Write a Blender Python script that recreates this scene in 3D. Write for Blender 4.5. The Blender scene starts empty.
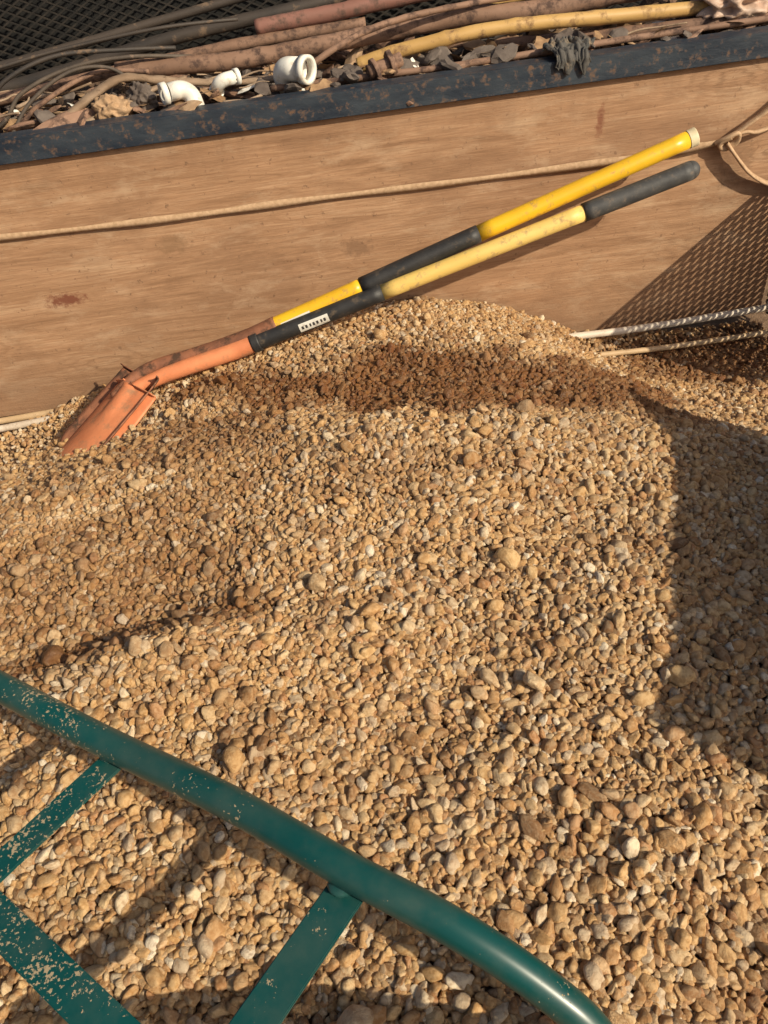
import bpy, bmesh, math, random
import numpy as np
from mathutils import Vector, Matrix, noise as mn
random.seed(7); rng=np.random.default_rng(7)
sc=bpy.context.scene
col=sc.collection

# ---------------------------------------------------------------- helpers
def new_obj(name, verts, faces, mat=None, smooth=True, parent=None, edges=()):
    me=bpy.data.meshes.new(name); me.from_pydata([tuple(v) for v in verts], list(edges), faces); me.update()
    if mat: me.materials.append(mat)
    if smooth:
        for p in me.polygons: p.use_smooth=True
    o=bpy.data.objects.new(name, me); col.objects.link(o)
    if parent: o.parent=parent
    return o
def empty(name, loc=(0,0,0)):
    e=bpy.data.objects.new(name,None); e.empty_display_size=.1; col.objects.link(e); return e
def catmull(pts, n=8):
    P=[Vector(p) for p in pts]
    if len(P)<3: 
        return [P[0].lerp(P[-1],i/(n*2)) for i in range(n*2+1)]
    out=[]
    for i in range(len(P)-1):
        p0=P[max(i-1,0)];p1=P[i];p2=P[i+1];p3=P[min(i+2,len(P)-1)]
        for k in range(n):
            t=k/n
            out.append(.5*((2*p1)+(-p0+p2)*t+(2*p0-5*p1+4*p2-p3)*t*t+(-p0+3*p1-3*p2+p3)*t**3))
    out.append(P[-1]); return out
def sweep_data(path, radius, segs=16, rough=0.0, cap=True, flat=1.0, seed=0):
    verts=[];faces=[]; n=len(path)
    t0=(path[1]-path[0]).normalized()
    ref=Vector((0,0,1)) if abs(t0.z)<.9 else Vector((1,0,0))
    nrm=(ref-ref.dot(t0)*t0).normalized()
    for i in range(n):
        t=(path[min(i+1,n-1)]-path[max(i-1,0)]).normalized()
        nrm=(nrm-nrm.dot(t)*t).normalized(); b=t.cross(nrm)
        r=radius(i/(n-1)) if callable(radius) else radius
        for k in range(segs):
            a=2*math.pi*k/segs
            d=nrm*math.cos(a)*flat+b*math.sin(a)
            rr=r
            if rough: rr*=1+rough*mn.noise((path[i]+d*r)*45+Vector((seed,0,0)))
            verts.append(path[i]+d*rr)
    for i in range(n-1):
        for k in range(segs):
            k2=(k+1)%segs
            faces.append((i*segs+k,i*segs+k2,(i+1)*segs+k2,(i+1)*segs+k))
    if cap:
        faces.append(tuple(range(segs))[::-1]); faces.append(tuple((n-1)*segs+k for k in range(segs)))
    return verts,faces
def tube(name, pts, radius, mat, parent=None, segs=16, n=8, rough=0.0, flat=1.0, seed=0):
    v,f=sweep_data(catmull(pts,n),radius,segs,rough,True,flat,seed)
    o=new_obj(name,v,f,mat,True,parent)
    for p in o.data.polygons[-2:]: p.use_smooth=False
    return o
def box(name, lo, hi, mat, parent=None, bevel=.002):
    bm=bmesh.new(); bmesh.ops.create_cube(bm,size=1)
    lo=Vector(lo);hi=Vector(hi)
    for v in bm.verts: v.co=Vector([(lo[i]+hi[i])/2+v.co[i]*(hi[i]-lo[i]) for i in range(3)])
    if bevel: bmesh.ops.bevel(bm,geom=bm.edges[:],offset=bevel,segments=2,affect='EDGES')
    me=bpy.data.meshes.new(name); bm.to_mesh(me); bm.free(); me.materials.append(mat)
    o=bpy.data.objects.new(name,me); col.objects.link(o)
    if parent:o.parent=parent
    return o
def bar(name, a, b, w, th, mat, up=(0,0,1), parent=None, bevel=.001):
    a=Vector(a);b=Vector(b);t=(b-a);L=t.length;t.normalize()
    u=Vector(up);u=(u-u.dot(t)*t).normalized();s=t.cross(u)
    bm=bmesh.new(); bmesh.ops.create_cube(bm,size=1)
    for v in bm.verts: v.co=Vector((v.co.x*L,v.co.y*w,v.co.z*th))
    if bevel: bmesh.ops.bevel(bm,geom=bm.edges[:],offset=bevel,segments=2,affect='EDGES')
    M=Matrix((t,s,u)).transposed().to_4x4(); M.translation=(a+b)/2
    bm.transform(M); me=bpy.data.meshes.new(name); bm.to_mesh(me); bm.free(); me.materials.append(mat)
    o=bpy.data.objects.new(name,me); col.objects.link(o)
    if parent:o.parent=parent
    return o

# ---------------------------------------------------------------- materials
def base_mat(name):
    m=bpy.data.materials.new(name); m.use_nodes=True
    nt=m.node_tree; N=nt.nodes; b=N['Principled BSDF']
    return m,nt,N,nt.links,b
def ramp(N,stops,interp='LINEAR'):
    r=N.new('ShaderNodeValToRGB'); r.color_ramp.interpolation=interp
    e=r.color_ramp.elements
    while len(e)>1:e.remove(e[-1])
    e[0].position=stops[0][0]; e[0].color=(*stops[0][1],1)
    for p,c in stops[1:]:
        x=e.new(p); x.color=(*c,1)
    return r
def coord(N,L,scale=(1,1,1),kind='Position',rot=(0,0,0)):
    if kind=='Position':
        g=N.new('ShaderNodeNewGeometry'); src=g.outputs['Position']
    else:
        g=N.new('ShaderNodeTexCoord'); src=g.outputs[kind]
    mp=N.new('ShaderNodeMapping'); mp.inputs['Scale'].default_value=scale; mp.inputs['Rotation'].default_value=rot
    L.new(src,mp.inputs['Vector']); return mp.outputs['Vector']
def noise(N,L,vec,scale,detail=6,rough=.6,dist=0):
    n=N.new('ShaderNodeTexNoise'); n.inputs['Scale'].default_value=scale; n.inputs['Detail'].default_value=detail
    n.inputs['Roughness'].default_value=rough; n.inputs['Distortion'].default_value=dist
    L.new(vec,n.inputs['Vector']); return n.outputs['Fac']
def mixc(N,L,fac,a,b,mode='MIX'):
    m=N.new('ShaderNodeMix'); m.data_type='RGBA'; m.blend_type=mode
    if not isinstance(fac,(int,float)): L.new(fac,m.inputs['Factor'])
    else: m.inputs['Factor'].default_value=fac
    for s,i in ((a,'A'),(b,'B')):
        ins=[x for x in m.inputs if x.name==i and x.type=='RGBA'][0]
        if isinstance(s,tuple): ins.default_value=(*s,1)
        else: L.new(s,ins)
    return [x for x in m.outputs if x.type=='RGBA'][0]
def maprange(N,L,v,a,b,c=0,d=1):
    m=N.new('ShaderNodeMapRange'); L.new(v,m.inputs[0])
    for i,x in enumerate((a,b,c,d)): m.inputs[i+1].default_value=x
    return m.outputs[0]
def bump(N,L,b,h,strength,dist=.002):
    n=N.new('ShaderNodeBump'); n.inputs['Strength'].default_value=strength; n.inputs['Distance'].default_value=dist
    L.new(h,n.inputs['Height']); L.new(n.outputs[0],b.inputs['Normal'])
def simple(name, c1, c2, scale=20, rough=.6, metallic=0, bmp=.3, stretch=(1,1,1), spots=None, spot_scale=30, spot_thr=(.58,.66), bdist=.002, rough2=None):
    m,nt,N,L,b=base_mat(name)
    v=coord(N,L,stretch); n=noise(N,L,v,scale)
    c=mixc(N,L,maprange(N,L,n,.35,.65),c1,c2)
    if spots:
        s=noise(N,L,coord(N,L),spot_scale,8,.7); f=maprange(N,L,s,*spot_thr)
        c=mixc(N,L,f,c,spots)
        rr=maprange(N,L,f,0,1,rough,.9); L.new(rr,b.inputs['Roughness'])
    else: b.inputs['Roughness'].default_value=rough
    L.new(c,b.inputs['Base Color']); b.inputs['Metallic'].default_value=metallic
    bump(N,L,b,noise(N,L,v,scale*3,6,.7),bmp,bdist)
    return m

M_rail=simple('rail_paint',(.012,.020,.034),(.038,.05,.065),30,.45,0,.6,spots=(.15,.085,.05),spot_scale=60,spot_thr=(.54,.68),stretch=(.35,1,1))
M_black=simple('black_steel',(.005,.005,.005),(.011,.010,.009),20,.7,.0,.3)
M_mesh=simple('mesh_steel',(.014,.013,.012),(.04,.032,.025),30,.6,.2,.3)
M_gate=simple('gate_steel',(.02,.02,.022),(.06,.05,.045),15,.55,.1,.3,spots=(.13,.06,.03))
M_yel=simple('yellow_fiberglass',(.82,.50,.02),(.72,.41,.02),8,.35,0,.1,spots=(.38,.22,.07),spot_scale=55,spot_thr=(.56,.72))
M_yel2=simple('faded_yellow',(.80,.58,.18),(.70,.46,.12),14,.5,0,.2,spots=(.42,.27,.12),spot_scale=60,spot_thr=(.53,.68),stretch=(.3,1,1))
M_grip=simple('black_rubber',(.016,.016,.017),(.03,.028,.027),30,.55,0,.3,spots=(.13,.09,.055),spot_scale=50,spot_thr=(.57,.75))
M_grip2=simple('grey_rubber',(.04,.04,.042),(.07,.068,.065),30,.6,0,.3,spots=(.16,.12,.09),spot_scale=60,spot_thr=(.54,.75))
M_endcap=simple('cream_plastic',(.75,.68,.5),(.65,.55,.35),20,.5)
M_blade=simple('orange_blade_paint',(.74,.27,.12),(.60,.20,.085),18,.6,0,.4,spots=(.36,.19,.10),spot_scale=30,spot_thr=(.50,.70))
M_blade2=simple('rusty_blade',(.16,.065,.035),(.30,.12,.06),25,.7,0,.5,spots=(.07,.035,.02),spot_scale=30,spot_thr=(.5,.62))
M_label=simple('sticker',(.70,.68,.62),(.6,.57,.5),40,.4,spots=(.3,.22,.15),spot_scale=90,spot_thr=(.55,.65))
M_ink=simple('sticker_ink',(.03,.03,.03),(.05,.04,.04),40,.4)
M_rod=simple('pvc_conduit',(.68,.60,.50),(.52,.43,.33),9,.5,0,.2,spots=(.25,.16,.09),spot_scale=25,spot_thr=(.54,.7))
M_rodb=simple('cane_rod',(.58,.42,.25),(.45,.31,.17),9,.6,0,.2,spots=(.2,.12,.06),spot_scale=25,spot_thr=(.57,.72))
M_rust=simple('rusty_pipe',(.17,.095,.06),(.28,.165,.11),14,.75,0,.6,spots=(.07,.04,.03),spot_scale=40,spot_thr=(.48,.62),stretch=(.4,1,1))
M_dark=simple('dark_pipe',(.025,.021,.019),(.06,.045,.035),14,.65,0,.6,spots=(.15,.10,.065),spot_scale=30,stretch=(.4,1,1))
M_bamboo=simple('yellow_cane',(.60,.38,.14),(.42,.25,.08),9,.5,0,.4,spots=(.20,.11,.05),spot_scale=30,spot_thr=(.5,.64),stretch=(.3,1,1))
M_pink=simple('pink_pipe',(.28,.13,.10),(.18,.085,.06),9,.65,0,.5,spots=(.10,.06,.045),spot_scale=30,spot_thr=(.46,.6),stretch=(.4,1,1))
M_stick=simple('grey_wood',(.36,.26,.18),(.20,.13,.08),18,.8,0,.7,stretch=(.5,1,1),spots=(.12,.075,.045),spot_scale=40)
M_wire=simple('old_wire',(.10,.075,.055),(.05,.038,.03),18,.7,0,.5,spots=(.2,.14,.1),spot_scale=40)
M_pvc=simple('white_pvc',(.78,.76,.70),(.70,.66,.58),12,.35,0,.05,spots=(.4,.3,.2),spot_scale=35,spot_thr=(.56,.72))
M_strap=simple('strap_webbing',(.50,.34,.21),(.36,.23,.13),120,.85,0,.6,bdist=.001)
M_cloth=simple('grey_cloth',(.05,.05,.048),(.10,.09,.08),40,.9,0,.8,spots=(.2,.15,.1))
M_bag=simple('dirty_plastic',(.55,.42,.33),(.42,.27,.19),22,.5,0,.8)
M_debris=simple('debris_soil',(.06,.035,.022),(.15,.09,.055),35,.9,0,1.0,bdist=.006)
M_leaf=simple('dry_leaf',(.34,.21,.11),(.16,.09,.045),60,.8)
def green_paint():
    m,nt,N,L,b=base_mat('green_enamel')
    v=coord(N,L); n=noise(N,L,v,6)
    c=mixc(N,L,maprange(N,L,n,.3,.7),(.003,.048,.045),(.004,.066,.062))
    g=N.new('ShaderNodeSeparateXYZ'); L.new(coord(N,L),g.inputs[0])
    left=maprange(N,L,g.outputs['X'],-.12,-.40,-.10,.06)
    s=noise(N,L,v,260,3,.65); add=N.new('ShaderNodeMath'); add.operation='ADD'; L.new(s,add.inputs[0]); L.new(left,add.inputs[1])
    big=noise(N,L,v,22,4,.6); a2=N.new('ShaderNodeMath'); a2.operation='MULTIPLY_ADD'; L.new(big,a2.inputs[0]); a2.inputs[1].default_value=.75; L.new(add.outputs[0],a2.inputs[2])
    f=maprange(N,L,a2.outputs[0],1.02,1.06)
    c=mixc(N,L,f,c,(.36,.28,.17))
    film=maprange(N,L,noise(N,L,v,13,6,.7),.42,.72,0,.16)
    c=mixc(N,L,film,c,(.22,.20,.14))
    L.new(c,b.inputs['Base Color']); L.new(maprange(N,L,f,0,1,.33,.9),b.inputs['Roughness'])
    bump(N,L,b,f,.5,.0008)
    return m
M_green=green_paint()

def wood_mat():
    m,nt,N,L,b=base_mat('plywood')
    v=coord(N,L,(1.1,1,13)); g=noise(N,L,v,2.6,8,.65,1.6)
    v2=coord(N,L,(3.0,1,75)); fine=noise(N,L,v2,4,6,.75,.5)
    v4=coord(N,L,(8,1,160)); fiber=noise(N,L,v4,3,3,.7)
    blot=noise(N,L,coord(N,L,(1,1,1.8)),3.6,7,.65,.6)
    c=ramp(N,[(.28,(.23,.12,.06)),(.43,(.365,.205,.11)),(.56,(.445,.26,.145)),(.72,(.52,.335,.20))]); L.new(g,c.inputs[0])
    c2=mixc(N,L,maprange(N,L,fine,.40,.66,.0,.60),c.outputs[0],(.22,.12,.062))
    c2=mixc(N,L,maprange(N,L,fiber,.55,.72,.0,.30),c2,(.60,.42,.26))
    c3=mixc(N,L,maprange(N,L,blot,.47,.68,0,.60),c2,(.24,.13,.07))
    pale=noise(N,L,coord(N,L,(1,1,2.5)),7,6,.7,.3)
    c3=mixc(N,L,maprange(N,L,pale,.52,.72,0,.45),c3,(.60,.44,.29))
    speck=noise(N,L,coord(N,L,(1,1,1)),70,4,.7)
    c3=mixc(N,L,maprange(N,L,speck,.60,.68,0,.65),c3,(.15,.08,.045))
    gp0=N.new('ShaderNodeSeparateXYZ'); L.new(coord(N,L),gp0.inputs[0])
    drip=noise(N,L,coord(N,L,(14,1,1.5)),3,5,.6)
    e1=N.new('ShaderNodeMath'); e1.operation='MULTIPLY_ADD'; L.new(drip,e1.inputs[0]); e1.inputs[1].default_value=.16; L.new(gp0.outputs['Z'],e1.inputs[2])
    c3=mixc(N,L,maprange(N,L,e1.outputs[0],.58,.68,0,.45),c3,(.19,.105,.06))
    e2=N.new('ShaderNodeMath'); e2.operation='MULTIPLY_ADD'; L.new(blot,e2.inputs[0]); e2.inputs[1].default_value=-.25; L.new(gp0.outputs['Z'],e2.inputs[2])
    c3=mixc(N,L,maprange(N,L,e2.outputs[0],.06,-.10,0,.5),c3,(.24,.14,.08))
    w=N.new('ShaderNodeTexVoronoi'); w.inputs['Scale'].default_value=3.1; w.feature='F1'; w.distance='EUCLIDEAN'
    L.new(coord(N,L,(.9,0.01,2.4)),w.inputs['Vector'])
    mm=N.new('ShaderNodeMath'); mm.operation='MULTIPLY'; L.new(w.outputs['Distance'],mm.inputs[0]); mm.inputs[1].default_value=85
    ad=N.new('ShaderNodeMath'); ad.operation='MULTIPLY_ADD'; L.new(g,ad.inputs[0]); ad.inputs[1].default_value=22; L.new(mm.outputs[0],ad.inputs[2])
    sn=N.new('ShaderNodeMath'); sn.operation='SINE'; L.new(ad.outputs[0],sn.inputs[0])
    near=maprange(N,L,w.outputs['Distance'],.0,.42,.70,0)
    rf=N.new('ShaderNodeMath'); rf.operation='MULTIPLY'; L.new(maprange(N,L,sn.outputs[0],.1,1),rf.inputs[0]); L.new(near,rf.inputs[1])
    c3=mixc(N,L,rf.outputs[0],c3,(.19,.10,.05))
    def spot(cx,cz,rx,rz,colr,amt):
        nonlocal c3
        gp=N.new('ShaderNodeNewGeometry')
        d=N.new('ShaderNodeVectorMath'); d.operation='SUBTRACT'; L.new(gp.outputs['Position'],d.inputs[0]); d.inputs[1].default_value=(cx,0,cz)
        s=N.new('ShaderNodeVectorMath'); s.operation='MULTIPLY'; L.new(d.outputs[0],s.inputs[0]); s.inputs[1].default_value=(1/rx,0,1/rz)
        l=N.new('ShaderNodeVectorMath'); l.operation='LENGTH'; L.new(s.outputs[0],l.inputs[0])
        ns=noise(N,L,coord(N,L),60,5,.7); q=N.new('ShaderNodeMath'); q.operation='MULTIPLY_ADD'; L.new(ns,q.inputs[0]); q.inputs[1].default_value=2.2; L.new(l.outputs[1],q.inputs[2])
        c3=mixc(N,L,maprange(N,L,q.outputs[0],1.45,1.9,amt,0),c3,colr)
    spot(-.60,.275,.065,.02,(.17,.05,.025),.9)
    spot(.515,.484,.012,.04,(.20,.07,.035),.85)
    spot(.02,.30,.045,.03,(.20,.11,.06),.6)
    spot(.80,.38,.05,.10,(.19,.11,.06),.5)
    spot(-.35,.36,.05,.03,(.21,.12,.06),.5)
    L.new(c3,b.inputs['Base Color']); b.inputs['Roughness'].default_value=.75
    bump(N,L,b,fine,.6,.002)
    return m
M_wood=wood_mat()

def stone_mat():
    m,nt,N,L,b=base_mat('gravel_stone')
    oi=N.new('ShaderNodeObjectInfo')
    at=N.new('ShaderNodeAttribute'); at.attribute_type='INSTANCER'; at.attribute_name='wet_shade'; wet_shade=at.outputs['Fac']
    r=ramp(N,[(0,(.13,.065,.03)),(.07,(.27,.135,.05)),(.15,(.50,.275,.10)),(.26,(.60,.385,.17)),(.38,(.42,.215,.08)),(.48,(.64,.45,.235)),(.58,(.40,.265,.15)),(.66,(.58,.34,.13)),(.74,(.38,.165,.06)),(.82,(.68,.50,.29)),(.90,(.45,.35,.25)),(.96,(.72,.58,.39)),(1,(.78,.70,.56))])
    L.new(oi.outputs['Random'],r.inputs[0])
    tc=N.new('ShaderNodeTexCoord')
    off=N.new('ShaderNodeVectorMath'); off.operation='ADD'; L.new(tc.outputs['Object'],off.inputs[0])
    k=N.new('ShaderNodeMath'); k.operation='MULTIPLY'; k.inputs[1].default_value=50; L.new(oi.outputs['Random'],k.inputs[0]); L.new(k.outputs[0],off.inputs[1])
    n=noise(N,L,off.outputs[0],1.8,3,.65,.3)
    c=mixc(N,L,maprange(N,L,n,.42,.66,0,.55),r.outputs[0],(.30,.15,.055))
    c=mixc(N,L,maprange(N,L,n,.58,.40,0,.28),c,(.68,.51,.31))
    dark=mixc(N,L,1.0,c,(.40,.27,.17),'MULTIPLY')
    c=mixc(N,L,wet_shade,c,dark)
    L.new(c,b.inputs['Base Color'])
    L.new(maprange(N,L,wet_shade,0,1,.75,.42),b.inputs['Roughness'])
    bump(N,L,b,noise(N,L,off.outputs[0],6,3,.75),.4,.15)
    return m
M_stone=stone_mat()
def soil_mat(name,c1,c2,scale):
    m,nt,N,L,b=base_mat(name)
    n=noise(N,L,coord(N,L),scale,6,.7)
    c=mixc(N,L,maprange(N,L,n,.35,.65),c1,c2); L.new(c,b.inputs['Base Color']); b.inputs['Roughness'].default_value=.95
    bump(N,L,b,noise(N,L,coord(N,L),scale*2.5,6,.75),1,.006)
    return m
M_fines=soil_mat('gravel_fines',(.13,.07,.035),(.26,.15,.08),120)
M_ground=soil_mat('dirt',(.17,.10,.055),(.28,.18,.11),40)

# ---------------------------------------------------------------- ground
g=new_obj('ground',[(-40,-40,-.004),(40,-40,-.004),(40,40,-.004),(-40,40,-.004)],[(0,1,2,3)],M_ground,False)

# ---------------------------------------------------------------- gravel pile
cx_=[-1.6,-1.0,-.80,-.66,-.52,-.38,-.25,-.06,.13,.26,.34,.42,.50,.60,.9,1.6]
cz_=[-.03,-.010,.004,.045,.090,.132,.166,.190,.196,.166,.132,.082,.036,.012,.0,.0]
fy_=[-3,-1.4,-1.05,-.75,-.56,-.40,-.26,-.14,0]
ff_=[.0,.24,.42,.66,.93,.80,.96,1.0,.86]
def height(x,y):
    x=np.asarray(x,float);y=np.asarray(y,float)
    w=1+1.25*np.clip(-y-.16,0,None)
    xs=.05+(x-.05)/w
    pc=np.zeros_like(xs)
    for o in (-.04,-.02,0,.02,.04): pc+=np.interp(xs+o,cx_,cz_)/5
    F=np.zeros_like(xs)
    yy=y+.12*(x-.1)*np.clip(-y*4,0,1)
    for o in (-.04,-.02,0,.02,.04): F+=np.interp(yy+o,fy_,ff_)/5
    t=np.clip((-y-.12)/.5,0,1); base=.055*t*t*(3-2*t)
    h=pc*F+base
    d=(y+.93)+.05*np.sin(x*6); h+=.030*np.exp(-(d/.06)**2)*np.exp(-((x+.36)/.24)**2)
    h-=.024*np.exp(-((y+.80)/.07)**2)*np.exp(-((x+.42)/.26)**2)
    h+=.012*np.sin(x*9+1.3)*np.sin(y*8+.4)*np.clip(-y*2,0,1)+.006*np.sin(x*21+2)*np.sin(y*19)*np.clip(-y*2,0,1)
    return h
X0,X1,Y0,Y1=-1.20,.92,-1.80,-.006
nx,ny=240,220
gx=np.linspace(X0,X1,nx);gy=np.linspace(Y0,Y1,ny)
GX,GY=np.meshgrid(gx,gy); GZ=height(GX,GY)-.004
verts=np.stack([GX.ravel(),GY.ravel(),GZ.ravel()],1)
faces=[(j*nx+i,j*nx+i+1,(j+1)*nx+i+1,(j+1)*nx+i) for j in range(ny-1) for i in range(nx-1)]
pile=new_obj('gravel_pile',verts.tolist(),faces,M_fines,True)

protos=bpy.data.collections.new('stone_shapes')
NP=20
for s in range(NP):
    bm=bmesh.new(); bmesh.ops.create_icosphere(bm,subdivisions=4 if s<5 else 3,radius=1)
    r=np.random.default_rng(100+s)
    npl=r.integers(8,13); nn=r.normal(size=(npl,3)); nn/=np.linalg.norm(nn,axis=1)[:,None]
    nn=np.vstack([nn,-nn[:5]+r.normal(size=(5,3))*.25]); nn/=np.linalg.norm(nn,axis=1)[:,None]
    hh=r.uniform(.70,1.0,len(nn)); p=r.uniform(9,22)
    sc3=np.array([1.0,r.uniform(.62,.95),r.uniform(.45,.78)])
    for v in bm.verts:
        d=np.array(v.co); q=np.clip(nn@d,0,None)/hh
        rad=(np.sum(q**p)+.35**p)**(-1/p)
        nv=mn.noise(Vector(d*2.3)+Vector((s*7,0,0)))*.07+mn.noise(Vector(d*6)+Vector((s*3,5,0)))*.03
        v.co=Vector(d*min(rad,1.25)*(1+nv)*sc3)
    me=bpy.data.meshes.new('stone_%02d'%s); bm.to_mesh(me); bm.free()
    for pl in me.polygons: pl.use_smooth=True
    me.materials.append(M_stone)
    protos.objects.link(bpy.data.objects.new('stone_%02d'%s,me))

P=[];S=[]
def layer(sp,zo,keepfun,sfun,var=.27):
    xs=np.arange(X0,X1,sp); ys=np.arange(Y0,Y1-.004,sp*.87)
    A,B=np.meshgrid(xs,ys); A=A+(np.arange(len(ys))%2)[:,None]*sp*.5
    A=A+rng.uniform(-.42,.42,A.shape)*sp; B=B+rng.uniform(-.42,.42,B.shape)*sp
    A=A.ravel();B=B.ravel()
    k=rng.random(A.size)<keepfun(A,B); A=A[k];B=B[k]
    keep=(A<X1-.01)&(B<-.010); A=A[keep];B=B[keep]
    r=sfun(A,B)*np.exp(rng.normal(0,var,A.size))
    Z=height(A,B)+r*zo+rng.uniform(-.2,.2,A.size)*r
    P.append(np.stack([A,B,Z],1)); S.append(r)
def nearness(y): return np.clip((-y-.15)/1.0,0,1)
def dens(x,y):
    d=np.ones_like(x)
    strip=(x>.47)&(y>-.115); d[strip]=.35
    d[(x<-.68)&(y>-.20)]=.35
    return d
layer(.0068,-.15,lambda x,y:dens(x,y)*(1-.22*nearness(y)),lambda x,y:.0045+.0011*nearness(y))
layer(.0084,.25,lambda x,y:dens(x,y)*(1-.15*nearness(y)),lambda x,y:.0048+.0014*nearness(y))
layer(.0150,.50,lambda x,y:dens(x,y)*.50,lambda x,y:.0055+.0018*nearness(y),.3)
layer(.05,.6,lambda x,y:dens(x,y)*.22,lambda x,y:.0066+.0024*nearness(y))
P=np.concatenate(P);S=np.concatenate(S); n=len(P)
P[:,1]=np.minimum(P[:,1],-S*.9-.001)
wet_shade=np.zeros(n)
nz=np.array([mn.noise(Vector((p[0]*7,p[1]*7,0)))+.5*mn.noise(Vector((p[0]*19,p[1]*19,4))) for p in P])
for cx,cy,rx,ry,tl,amt in ((.14,-.37,.40,.125,-.22,1.15),(.44,-.38,.14,.12,0,1.1),(-.20,-.28,.10,.08,0,.7),(-.34,-.42,.20,.10,.1,.65),(-.48,-.70,.30,.10,0,.5),(-.44,-.85,.26,.03,.1,.8),(.78,-.16,.25,.12,0,.9),(-.30,-.60,.20,.05,.2,.4),(-.62,-.50,.2,.07,0,.4)):  # damp patches, plus a thin shadow streak at left painted in as darkening
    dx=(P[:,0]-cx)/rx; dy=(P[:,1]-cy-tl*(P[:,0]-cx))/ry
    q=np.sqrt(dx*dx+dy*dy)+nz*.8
    wet_shade=np.maximum(wet_shade,amt*np.clip((1.12-q)/.30,0,1))
wet_shade=np.clip(wet_shade*rng.uniform(.65,1.15,n)+np.clip(nz*.6,0,.35)*.8,0,1)
me=bpy.data.meshes.new('stones'); me.vertices.add(n); me.vertices.foreach_set('co',P.ravel().astype(np.float32))
a=me.attributes.new('rot','FLOAT_VECTOR','POINT')
R=np.stack([rng.normal(0,.45,n),rng.normal(0,.45,n),rng.uniform(0,6.283,n)],1); a.data.foreach_set('vector',R.ravel().astype(np.float32))
a=me.attributes.new('scl','FLOAT_VECTOR','POINT')
SS=S[:,None]*rng.uniform(.82,1.2,(n,3)); a.data.foreach_set('vector',SS.ravel().astype(np.float32))
a=me.attributes.new('pick','INT','POINT'); a.data.foreach_set('value',rng.integers(0,NP,n).astype(np.int32))
a=me.attributes.new('wet_shade','FLOAT','POINT'); a.data.foreach_set('value',wet_shade.astype(np.float32))
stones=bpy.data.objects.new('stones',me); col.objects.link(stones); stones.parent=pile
ng=bpy.data.node_groups.new('scatter_stones','GeometryNodeTree')
ng.interface.new_socket('Geometry',in_out='INPUT',socket_type='NodeSocketGeometry')
ng.interface.new_socket('Geometry',in_out='OUTPUT',socket_type='NodeSocketGeometry')
gi=ng.nodes.new('NodeGroupInput');go=ng.nodes.new('NodeGroupOutput')
ci=ng.nodes.new('GeometryNodeCollectionInfo'); ci.inputs['Collection'].default_value=protos
ci.inputs['Separate Children'].default_value=True; ci.inputs['Reset Children'].default_value=True
ip=ng.nodes.new('GeometryNodeInstanceOnPoints'); ip.inputs['Pick Instance'].default_value=True
def na(nm,t):
    x=ng.nodes.new('GeometryNodeInputNamedAttribute'); x.data_type=t; x.inputs['Name'].default_value=nm
    return [o for o in x.outputs if o.enabled and o.name=='Attribute'][0]
e2r=ng.nodes.new('FunctionNodeEulerToRotation')
ng.links.new(na('rot','FLOAT_VECTOR'),e2r.inputs[0])
ng.links.new(gi.outputs[0],ip.inputs['Points']); ng.links.new(ci.outputs[0],ip.inputs['Instance'])
ng.links.new(e2r.outputs[0],ip.inputs['Rotation']); ng.links.new(na('scl','FLOAT_VECTOR'),ip.inputs['Scale'])
ng.links.new(na('pick','INT'),ip.inputs['Instance Index'])
ng.links.new(ip.outputs[0],go.inputs[0])
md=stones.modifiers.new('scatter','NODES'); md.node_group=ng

# ---------------------------------------------------------------- plywood side board
box('plywood_board',(-1.6,0,.016),(.925,.018,.5555),M_wood,bevel=.0015)

# ---------------------------------------------------------------- steel rail on top of the board
rail=empty('steel_rail')
box('front_face',(-1.62,-.014,.556),(.97,-.008,.598),M_rail,rail,.0012)
box('top_flange',(-1.62,-.0075,.592),(.97,.034,.598),M_rail,rail,.0012)

# ---------------------------------------------------------------- expanded metal panels
def lattice(name, o, ux, uz, W, H, dx, dz, w, th, mat, parent):
    o=Vector(o);ux=Vector(ux);uz=Vector(uz);n_=ux.cross(uz)
    V=[];Fc=[]
    k=dz/dx
    for sgn in (1,-1):
        i0=int(-H/dz)-2-int(W*k/dz); i1=int((W*k+H)/dz)+2
        for i in range(i0,i1):
            c=i*dz
            if sgn==1: f=lambda a:k*a-c
            else: f=lambda a:-k*a+c
            if sgn==1: a0=max(0,c/k); a1=min(W,(H+c)/k)
            else: a0=max(0,(c-H)/k); a1=min(W,c/k)
            if a1-a0<.004: continue
            A=o+ux*a0+uz*f(a0);B=o+ux*a1+uz*f(a1)
            t=(B-A).normalized(); s=t.cross(n_)*w/2; q=n_*th/2*(1 if sgn==1 else .8)
            b0=len(V)
            for p in (A,B):
                V+= [p-s-q,p+s-q,p+s+q,p-s+q]
            Fc+=[(b0,b0+1,b0+5,b0+4),(b0+1,b0+2,b0+6,b0+5),(b0+2,b0+3,b0+7,b0+6),(b0+3,b0,b0+4,b0+7)]
    return new_obj(name,V,Fc,mat,False,parent)
tray=empty('mesh_tray')
lattice('back_mesh',(-1.5,.46,.50),(1,0,0),(0,0,1),2.9,.52,.036,.018,.0030,.003,M_mesh,tray)
box('tray_floor',(-1.6,.036,.490),(1.3,.50,.497),M_black,tray,0)
box('dark_backdrop',(-1.6,.53,.30),(1.6,.54,1.15),M_black,tray,0)  # added black backdrop, stands in for the dark space behind the mesh
box('back_top_bar',(-1.6,.445,1.02),(1.4,.475,1.05),M_black,tray,.002)

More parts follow.
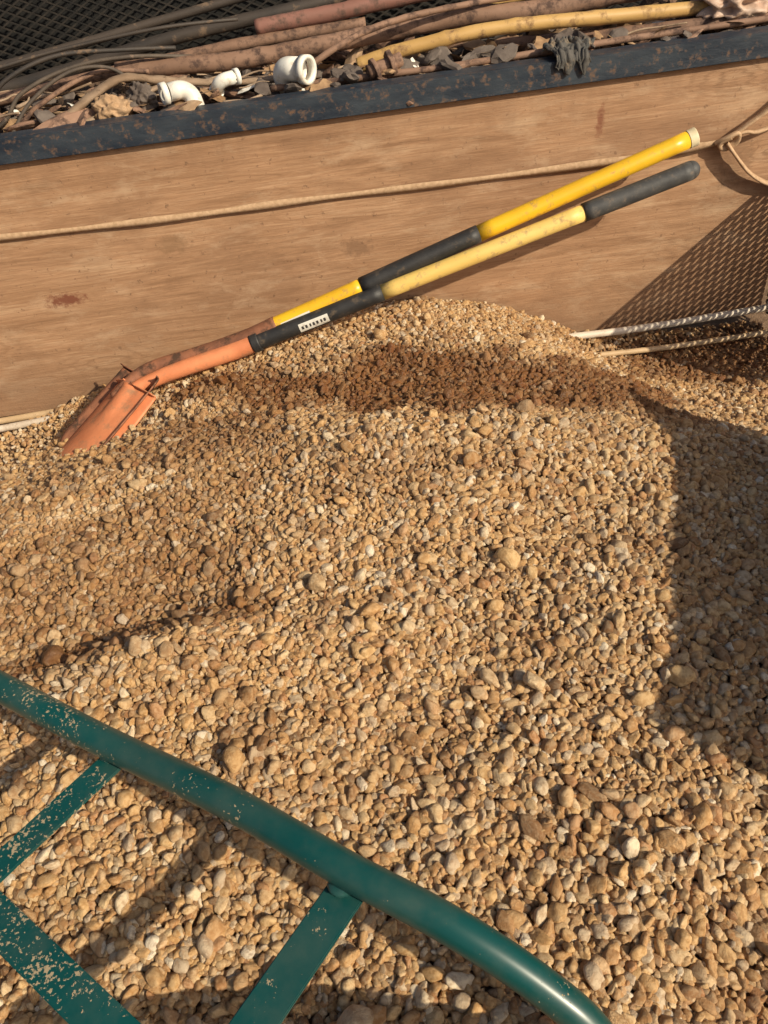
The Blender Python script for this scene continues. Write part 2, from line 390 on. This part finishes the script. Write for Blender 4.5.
gate=empty('mesh_gate')
lattice('gate_mesh',(.932,-.36,.02),(0,1,0),(0,0,1),.355,.33,.034,.016,.0050,.004,M_gate,gate)
box('gate_post',(.928,-.385,.0),(.940,-.361,.36),M_gate,gate,.002)
box('gate_top',(.928,-.36,.351),(.936,.0,.36),M_gate,gate,.002)
panel=empty('shadow_panel')  # guessed out-of-frame caster, added to shade the gravel on the right
bar('sheet',(.685,-1.43,.24),(.885,-.75,.24),.46,.005,M_gate,(0.95,-.28,0),panel)
bar('top_lip',(.685,-1.43,.472),(.885,-.75,.472),.02,.012,M_gate,(0.95,-.28,0),panel)

# ---------------------------------------------------------------- conduits at foot of the board
tube('conduit_pipe',[(.30,-.050,.055),(.60,-.045,.042),(.925,-.03,.040)],.0080,M_rod)
tube('cane_pole',[(.40,-.118,.040),(.66,-.112,.026),(.925,-.105,.024)],.0060,M_rodb)
tube('conduit_pipe.001',[(-1.3,-.065,.012),(-.9,-.050,.014),(-.55,-.040,.03)],.0080,M_rod)
tube('cane_pole.001',[(-1.3,-.022,.014),(-.9,-.018,.016),(-.5,-.018,.030)],.0075,M_rodb)

# ---------------------------------------------------------------- strap
st=empty('tie_strap')
sp=[(-1.5,-.006,.455),(-.9,-.006,.434),(-.673,-.006,.423),(-.35,-.007,.415),(-.079,-.006,.413),(.25,-.007,.407),(.6,-.009,.407),(.745,-.014,.415)]
path=catmull(sp,10); V=[];Fc=[]
for i,p in enumerate(path):
    w=.0066+.0012*math.sin(i*.7); tw=.15*math.sin(i*.23)
    V+=[p+Vector((0,-.0008+tw*.006,w)),p+Vector((0,-.0026,0)),p+Vector((0,-.0008-tw*.006,-w))]
for i in range(len(path)-1):
    for k in (0,1): Fc.append((i*3+k,i*3+k+1,i*3+k+4,i*3+k+3))
s_=new_obj('webbing',V,Fc,M_strap,True,st); so=s_.modifiers.new('t','SOLIDIFY'); so.thickness=.0015
tube('knot_loop',[(.745,-.014,.415),(.76,-.024,.425),(.78,-.026,.432),(.782,-.02,.415),(.765,-.016,.405),(.752,-.020,.414),(.77,-.026,.426)],.0075,M_strap,st,10,8,.3,.6)
tube('tail_up',[(.77,-.02,.425),(.80,-.022,.445),(.838,-.018,.468),(.88,-.01,.50),(.925,-.008,.52)],.0085,M_strap,st,10,8,.2,.45)
tube('tail_down',[(.765,-.018,.415),(.785,-.022,.39),(.82,-.020,.352),(.865,-.016,.322),(.925,-.01,.305)],.0095,M_strap,st,10,8,.2,.4)
tube('tail_short',[(.78,-.022,.43),(.80,-.024,.432),(.82,-.022,.428),(.86,-.018,.436),(.925,-.012,.455)],.006,M_strap,st,10,8,.2,.6)

# ---------------------------------------------------------------- shovels
def blade(name, neck, axis, wdir, length, width, mat, parent, dish=.035, convex=1):
    neck=Vector(neck); A=Vector(axis).normalized(); W=Vector(wdir); W=(W-W.dot(A)*A).normalized(); Nn=W.cross(A)
    if Nn.z<0: Nn=-Nn
    nu,nv=28,30; V=[];Fc=[]
    def zz(s,t,hw):
        z=-convex*dish*((abs(s)**2.0)*(hw/(width/2))**1.5 - .5)
        z+=.010*math.sin(t*math.pi*.5)*t
        z+=.010*max(0,1-(abs(s)/.30)**2)*max(0,1-t/.40)
        return z
    for j in range(nv+1):
        t=j/nv
        if t<.72: hw=width/2*(.92+.08*math.sin(t/.72*math.pi/2))
        else:
            q=(t-.72)/.28; hw=width/2*(max(0,1-q**2.6))**.5
        hw=max(hw,.006)
        for i in range(nu+1):
            s=-1+2*i/nu
            V.append(neck+A*(t*length)+W*(s*hw)+Nn*zz(s,t,hw))
    for j in range(nv):
        for i in range(nu):
            a_=j*(nu+1)+i; Fc.append((a_,a_+1,a_+nu+2,a_+nu+1))
    for sgn in (-1,1):
        b0=len(V)
        for i in range(8):
            s=sgn*(.2+.80*i/7); hw=width/2*.92
            base=neck+W*(s*hw)+Nn*zz(s,0,hw)
            V+= [base, base+Nn*.005-A*.003, base+Nn*.010-A*.002]
        for i in range(7):
            for k in (0,1): Fc.append((b0+i*3+k,b0+i*3+k+1,b0+i*3+k+4,b0+i*3+k+3))
    o=new_obj(name,V,Fc,mat,True,parent)
    so=o.modifiers.new('t','SOLIDIFY'); so.thickness=.0025
    return o
def on(line,x):
    a,b=Vector(line[0]),Vector(line[1]); return a.lerp(b,(x-a.x)/(b.x-a.x))
def handle(par, line, segs, r):
    for nm,x0,x1,mat,rr in segs:
        a,b=on(line,x0),on(line,x1)
        v,f=sweep_data([a.lerp(b,i/14) for i in range(15)],rr,24)
        o=new_obj(nm,v,f,mat,True,par)
        for p in o.data.polygons[-2:]: p.use_smooth=False
def ring_patch(name,line,x0,x1,a0,a1,r,mat,par):
    a,b=on(line,x0),on(line,x1); t=(b-a).normalized(); u=Vector((0,0,1)); u=(u-u.dot(t)*t).normalized(); s=t.cross(u)
    V=[];Fc=[];K=10
    for p in (a,b):
        for k in range(K+1):
            an=a0+(a1-a0)*k/K; V.append(p+u*math.cos(an)*r+s*math.sin(an)*r)
    for k in range(K): Fc.append((k,k+1,K+2+k,K+1+k))
    return new_obj(name,V,Fc,mat,True,par)

s1=empty('shovel')
lineA=((.655,-.122,.411),(-.220,-.165,.2035))
handle(s1,lineA,[('end_grip',.655,.454,M_grip2,.0175),('pole',.4538,.057,M_yel2,.0155),('lower_sleeve',.0568,-.215,M_grip,.0168)],0)
bm=bmesh.new(); bmesh.ops.create_uvsphere(bm,u_segments=20,v_segments=12,radius=.0173)
for v in bm.verts: v.co+=Vector(lineA[0])
me_=bpy.data.meshes.new('grip_end'); bm.to_mesh(me_); bm.free(); me_.materials.append(M_grip2)
for p in me_.polygons:p.use_smooth=True
o_=bpy.data.objects.new('grip_end',me_); col.objects.link(o_); o_.parent=s1
tube('socket',[on(lineA,-.205),on(lineA,-.26),(-.36,-.172,.176),(-.42,-.177,.163),(-.470,-.19,.150),(-.515,-.225,.125)],lambda t:.0185-.006*t,M_blade,s1,20,6)
tube('collar',[on(lineA,-.198),on(lineA,-.214)],.0195,M_grip,s1,24,3)
blade('blade',(-.466,-.185,.152),(-.156,-.158,-.090),(.5,-.62,.10),.290,.165,M_blade,s1,.020)
ring_patch('sticker',lineA,-.055,-.115,-2.1,-1.0,.01690,M_label,s1)
for i in range(7):
    x=-.061-.0075*i
    ring_patch('letter_%d'%i,lineA,x,x-.0045+(.0012 if i%3==1 else 0),-1.75,-1.35,.01705,M_ink,s1)

s2=empty('shovel.001')
lineB=((.668,-.088,.459),(-.1915,-.150,.222))
handle(s2,lineB,[('pole_tip',.655,.255,M_yel,.0160),('mid_grip',.2548,.018,M_grip,.0172),('pole_lower',.0178,-.18,M_yel,.0155),('end_cap',.670,.6552,M_endcap,.0166)],0)
tube('socket',[on(lineB,-.16),on(lineB,-.22),(-.33,-.150,.190),(-.41,-.150,.178),(-.46,-.16,.165),(-.51,-.19,.14)],lambda t:.0175-.005*t,M_blade2,s2,20,6)
blade('blade',(-.448,-.150,.156),(-.160,-.160,-.100),(.5,-.62,.16),.235,.175,M_blade2,s2,.03,-1)
ring_patch('sticker',lineB,-.09,-.15,-1.9,-1.2,.01565,M_label,s2)

# ---------------------------------------------------------------- wheelbarrow frame
wb=empty('wheelbarrow')
tube('frame_tube',[(-1.25,-.60,.36),(-.95,-.73,.335),(-.678,-.876,.310),(-.4655,-1.009,.284),(-.3364,-1.095,.278),(-.188,-1.194,.284),(-.0794,-1.274,.284),(.0068,-1.3286,.270),(.0754,-1.3734,.2355),(.1193,-1.409,.1957),(.145,-1.455,.12),(.15,-1.48,.03)],.0165,M_green,wb,28,10)
bar('cross_strap_a',(-.318,-1.108,.262),(-.56,-1.36,.262),.030,.004,M_green,(0,.0,1),wb)
bar('cross_strap_b',(-.078,-1.283,.268),(-.235,-1.47,.272),.036,.004,M_green,(0,0,1),wb)
bar('cross_strap_c',(-.52,-1.17,.2565),(-.20,-1.442,.2565),.035,.004,M_green,(0,0,1),wb)
tube('shadow_tube',[(.145,-1.465,.20),(.05,-1.475,.252),(-.10,-1.47,.256),(-.26,-1.455,.254)],.0165,M_green,wb,20,8)  # unseen tube added to throw shadow on the gravel at bottom left
tube('frame_tube_far',[(-1.45,-.98,.36),(-1.0,-1.22,.31),(-.60,-1.42,.284),(-.40,-1.53,.284),(-.25,-1.62,.27),(-.13,-1.68,.20),(-.10,-1.71,.10),(-.095,-1.72,.03)],.0165,M_green,wb,24,10)
for nm,p in (('weld_a',(-.322,-1.108,.268)),('weld_b',(-.082,-1.283,.274))):
    bm=bmesh.new(); bmesh.ops.create_icosphere(bm,subdivisions=3,radius=.009)
    for v in bm.verts: v.co=Vector(p)+Vector((v.co.x*1.7,v.co.y*1.2,v.co.z*.7))*(1+.25*mn.noise(v.co*200))
    me_=bpy.data.meshes.new(nm); bm.to_mesh(me_); bm.free(); me_.materials.append(M_green)
    for q in me_.polygons:q.use_smooth=True
    o_=bpy.data.objects.new(nm,me_); col.objects.link(o_); o_.parent=wb

# ---------------------------------------------------------------- junk in the tray
def heap():
    nx,ny=260,60; V=[];Fc=[]
    for j in range(ny):
        for i in range(nx):
            x=-1.5+2.7*i/(nx-1); y=.036+.42*j/(ny-1)
            h=.520+.05*min(1,(y-.03)/.1)
            h+=.035*mn.noise(Vector((x*6,y*8,0)))+.022*mn.noise(Vector((x*22,y*22,3)))+.014*mn.noise(Vector((x*55,y*55,7)))
            V.append((x,y,h))
    for j in range(ny-1):
        for i in range(nx-1):
            a=j*nx+i; Fc.append((a,a+1,a+nx+1,a+nx))
    return new_obj('scrap_heap',V,Fc,M_debris,False)
hp=heap()
def chips(name,count,smin,smax,mat,seed,flat=.35,long=1,amp=.45):
    r=random.Random(seed); bm=bmesh.new()
    for _ in range(count):
        x=r.uniform(-1.1,1.05);y=r.uniform(.03,.30); z=.568+r.uniform(-.01,.04)
        s=r.uniform(smin,smax)
        g=bmesh.ops.create_icosphere(bm,subdivisions=2,radius=1)
        M=Matrix.Translation((x,y,z))@Matrix.Rotation(r.uniform(0,6.3),4,'Z')@Matrix.Rotation(r.uniform(-.8,.8),4,'X')@Matrix.Rotation(r.uniform(-.6,.6),4,'Y')
        off=Vector((r.random()*50,0,0))
        for v in g['verts']:
            c=v.co*(1+amp*mn.noise(v.co*1.4+off))
            v.co=M@Vector((c.x*s*long,c.y*s,c.z*s*flat))
    me=bpy.data.meshes.new(name); bm.to_mesh(me); bm.free(); me.materials.append(mat)
    o=bpy.data.objects.new(name,me); col.objects.link(o); o.parent=hp
M_chipA=simple('chip_tan',(.45,.30,.18),(.28,.17,.09),25,.85,0,.6)
M_chipB=simple('chip_grey',(.15,.12,.10),(.08,.06,.05),25,.85,0,.6)
chips('wood_chips',160,.006,.020,M_chipA,1,.35,1.9)
chips('dark_scraps',260,.006,.024,M_chipB,2,.5,1.6)
chips('rust_scraps',180,.006,.020,M_rust,3,.4,2.6)
chips('leaves',420,.006,.016,M_leaf,4,.06,1.5,1.0)
chips('pale_bits',70,.005,.012,M_pvc,5,.3,1.9)
def twigs():
    r=random.Random(11); V=[];Fc=[]
    for k in range(150):
        x=r.uniform(-1.0,1.0);y=r.uniform(.03,.30);z=.588+r.uniform(-.02,.035); a=r.gauss(0,.8); Ln=r.uniform(.04,.17)
        pts=[Vector((x,y,z))]
        for q in range(3):
            a+=r.uniform(-.5,.5); pts.append(pts[-1]+Vector((math.cos(a),math.sin(a)*.6,r.uniform(-.25,.25)))*Ln/3)
        v,f=sweep_data(catmull(pts,4),lambda t,rr=r.uniform(.0010,.0036):rr*(1-.4*t),6)
        if min(p.y for p in v)<.012: continue
        b=len(V); V+=v; Fc+=[tuple(i+b for i in ff) for ff in f]
    new_obj('twigs',V,Fc,M_stick,True,hp)
twigs()
tube('rusty_pipe',[(-.40,.19,.640),(-.25,.195,.632),(-.139,.2,.628),(.13,.2,.640),(.3,.2,.648),(.463,.2,.642),(.75,.21,.65),(1.1,.20,.63)],.0165,M_rust,None,20,10,.12)
tube('bamboo_pole',[(.07,.13,.605),(.16,.125,.622),(.347,.12,.637),(.6,.12,.628),(1.05,.12,.612)],lambda t:.0125+.0014*max(0,math.sin(t*38))**12,M_bamboo,None,20,14,.06)
tube('bamboo_pole.001',[(.34,.245,.655),(.55,.25,.668),(.8,.25,.66),(1.2,.25,.65)],.010,M_bamboo,None,16,12,.08)
tube('black_pipe',[(-1.2,.28,.58),(-.671,.3,.614),(-.3,.3,.662),(.034,.3,.690),(.5,.31,.73)],.013,M_dark,None,16,10,.08)
tube('black_pipe.001',[(-1.2,.36,.60),(-.7,.34,.645),(-.3,.35,.690),(.1,.36,.735),(.5,.36,.77)],.009,M_dark,None,16,10,.08)
tube('rusty_pipe.001',[(-.12,.26,.668),(.04,.26,.675),(.25,.26,.688),(.48,.26,.695),(.9,.26,.70)],.015,M_pink,None,20,10,.10)
tube('rusty_pipe.002',[(.2,.22,.60),(.45,.15,.597),(.7,.10,.60),(1.0,.06,.605)],.012,M_rust,None,14,10,.15)
tube('rusty_pipe.003',[(-.75,.24,.60),(-.45,.25,.625),(-.15,.25,.645),(.1,.26,.65)],.011,M_rust,None,14,10,.15)
tube('wooden_stick',[(-.56,.03,.575),(-.509,.05,.590),(-.44,.08,.625),(-.375,.1,.645),(-.31,.11,.632),(-.2,.12,.612),(-.02,.12,.60)],lambda t:.0135-.003*t,M_stick,None,16,10,.35,.6)
tube('wooden_stick.001',[(-.50,.04,.585),(-.42,.06,.598),(-.33,.09,.62),(-.26,.12,.628)],lambda t:.010-.004*t,M_stick,None,16,10,.35,.6)
tube('steel_wire',[(-.95,.10,.60),(-.68,.12,.60),(-.60,.13,.66),(-.50,.16,.685),(-.38,.19,.675),(-.28,.22,.66)],.0042,M_dark,None,8,10)
tube('steel_wire.001',[(-.95,.08,.59),(-.66,.10,.585),(-.57,.12,.64),(-.47,.15,.665),(-.36,.17,.665),(-.25,.2,.645)],.0038,M_wire,None,8,10)
tube('steel_wire.002',[(-.75,.06,.57),(-.62,.08,.575),(-.54,.10,.62),(-.43,.14,.652),(-.33,.15,.64)],.0045,M_rust,None,8,10)
tube('steel_wire.003',[(-.9,.14,.66),(-.66,.15,.675),(-.5,.18,.69),(-.3,.2,.70),(-.15,.24,.69)],.0035,M_dark,None,8,10)
tube('steel_wire.004',[(-.60,.05,.58),(-.55,.08,.63),(-.47,.11,.665),(-.40,.13,.66),(-.36,.15,.62)],.0035,M_wire,None,8,10)
tube('rebar_rod',[(-.1,.07,.60),(.2,.06,.598),(.5,.05,.603),(.9,.05,.606)],.006,M_rust,None,10,10,.2)
tube('rebar_rod.001',[(.25,.16,.59),(.5,.2,.64),(.8,.26,.66),(1.1,.3,.66)],.007,M_dark,None,10,10,.2)
tube('rebar_rod.002',[(-.05,.10,.61),(.10,.14,.66),(.30,.18,.672),(.6,.24,.665)],.006,M_rust,None,10,10,.2)

def elbow(name,loc,rot,R,r,mat):
    e=empty(name); M=Matrix.Translation(loc)@rot
    path=[Vector((R*math.cos(a),R*math.sin(a),0)) for a in [i/14*math.pi/2 for i in range(15)]]
    path=[path[0]+Vector((0,-r*1.1,0))]+path+[path[-1]+Vector((-r*1.1,0,0))]
    def mk(nm,pth,ro,ri):
        v,f=sweep_data(pth,ro,28,0,False); v2,f2=sweep_data(pth,ri,28,0,False)
        b=len(v); nn=len(pth)
        F=f+[tuple(i+b for i in ff)[::-1] for ff in f2]
        for k in range(28):
            k2=(k+1)%28
            F.append((k,b+k,b+k2,k2)); q=(nn-1)*28; F.append((q+k,q+k2,b+q+k2,b+q+k))
        new_obj(nm,[M@x for x in v+v2],F,mat,True,e)
    mk('bend',path,r,r*.8)
    mk('socket_in',[path[0]+Vector((0,-r*.9,0)),path[0]+Vector((0,-r*.2,0))],r*1.18,r*.86)
    mk('socket_out',[path[-1]+Vector((-r*.9,0,0)),path[-1]+Vector((-r*.2,0,0))],r*1.18,r*.86)
elbow('pvc_elbow',(-.050,.075,.606),Matrix.Rotation(2.5,4,'Z')@Matrix.Rotation(1.1,4,'X'),.026,.021,M_pvc)
elbow('pvc_elbow.001',(-.265,.045,.604),Matrix.Rotation(.4,4,'Z')@Matrix.Rotation(1.0,4,'X'),.022,.016,M_pvc)
elbow('pvc_elbow.002',(-.185,.10,.612),Matrix.Rotation(3.6,4,'Z')@Matrix.Rotation(.7,4,'X'),.016,.012,M_pvc)
cp=empty('pipe_coupling')
tube('body',[(.085,.06,.606),(.15,.075,.618)],.013,M_rust,cp,12,4,.15)
tube('flange',[(.125,.068,.613),(.134,.070,.615)],.024,M_rust,cp,6,2)
tube('flange_b',[(.095,.062,.607),(.102,.064,.609)],.021,M_rust,cp,14,2)
def crumple(name,loc,scale,mat,seed,amp=.5,subdiv=5):
    bm=bmesh.new(); bmesh.ops.create_icosphere(bm,subdivisions=subdiv,radius=1)
    o1=Vector((seed*13.1,0,0))
    for v in bm.verts:
        c=v.co.copy()
        k=1+amp*(1-2*abs(mn.noise(c*1.8+o1)))*.5+amp*.6*mn.noise(c*3.1+o1)+amp*.25*mn.noise(c*7+o1)
        v.co=Vector((c.x*k*scale[0],c.y*k*scale[1],c.z*k*scale[2]))+Vector(loc)
    me=bpy.data.meshes.new(name); bm.to_mesh(me); bm.free(); me.materials.append(mat)
    o=bpy.data.objects.new(name,me); col.objects.link(o)
    for p in me.polygons:p.use_smooth=True
    return o
crumple('plastic_bag',(.80,.12,.625),(.06,.045,.035),M_bag,2,.7)
crumple('plastic_bag.001',(.66,.22,.655),(.05,.04,.015),M_bag,3,.6)
crumple('stone_lump',(-.40,.06,.602),(.030,.022,.024),M_chipA,4,.5)
crumple('stone_lump.001',(-.345,.09,.608),(.024,.02,.024),M_chipB,5,.5)
V=[];Fc=[];nu,nv=60,48
for j in range(nv+1):
    for i in range(nu+1):
        a=i/nu-.5; t=j/nv
        x=.45+a*.075*(1+.35*mn.noise(Vector((t*3,0,4))))+.010*mn.noise(Vector((a*3,t*3,1)))
        wv=.012*abs(mn.noise(Vector((a*6,t*5,2))))+.005*mn.noise(Vector((a*14,t*12,5)))
        hang=.016*(1+1.2*mn.noise(Vector((a*5,0,9))))
        s=t*(.075+hang)
        if s<.075: y=.062-s; z=.6035+wv*1.4+.012*math.sin(s/.075*math.pi)
        else: y=-.0175-wv*.6; z=.600-(s-.075)+wv*.3
        V.append((x,y,z))
for j in range(nv):
    for i in range(nu):
        a_=j*(nu+1)+i; Fc.append((a_,a_+1,a_+nu+2,a_+nu+1))
rg=new_obj('rag',V,Fc,M_cloth,True); so=rg.modifiers.new('t','SOLIDIFY'); so.thickness=.0015

# ---------------------------------------------------------------- light, world, camera
Lv=Vector((-1.15,1,-.98)).normalized()
sd=bpy.data.lights.new('sun','SUN'); sd.energy=5.0; sd.angle=math.radians(.6); sd.color=(1,.88,.67)
so=bpy.data.objects.new('sun',sd); col.objects.link(so); so.rotation_euler=Lv.to_track_quat('-Z','Y').to_euler(); so.location=(3,-3,3)
w=bpy.data.worlds.new('World'); sc.world=w; w.use_nodes=True
bg=w.node_tree.nodes['Background']; sky=w.node_tree.nodes.new('ShaderNodeTexSky'); sky.sky_type='NISHITA'; sky.sun_disc=False
sky.sun_elevation=math.asin(-Lv.z); sky.sun_rotation=math.atan2(-Lv.x,-Lv.y); sky.dust_density=4.0
w.node_tree.links.new(sky.outputs[0],bg.inputs[0]); bg.inputs[1].default_value=.085

cd=bpy.data.cameras.new('camera'); cd.sensor_fit='VERTICAL'; cd.sensor_height=36; cd.lens=28.125; cd.clip_start=.02; cd.clip_end=200
cam=bpy.data.objects.new('camera',cd); col.objects.link(cam); sc.camera=cam
p=math.radians(42); ro=math.radians(8)
fwd=Vector((0,math.cos(p),-math.sin(p))); r0=Vector((1,0,0)); u0=Vector((0,math.sin(p),math.cos(p)))
up=u0*math.cos(ro)+r0*math.sin(ro); rt=r0*math.cos(ro)-u0*math.sin(ro)
M=Matrix((rt,up,-fwd)).transposed().to_4x4(); M.translation=(0,-1.6,1.0); cam.matrix_world=M
sc.view_settings.view_transform='Standard'; sc.view_settings.look='None'; sc.view_settings.exposure=0
print('stones',n)
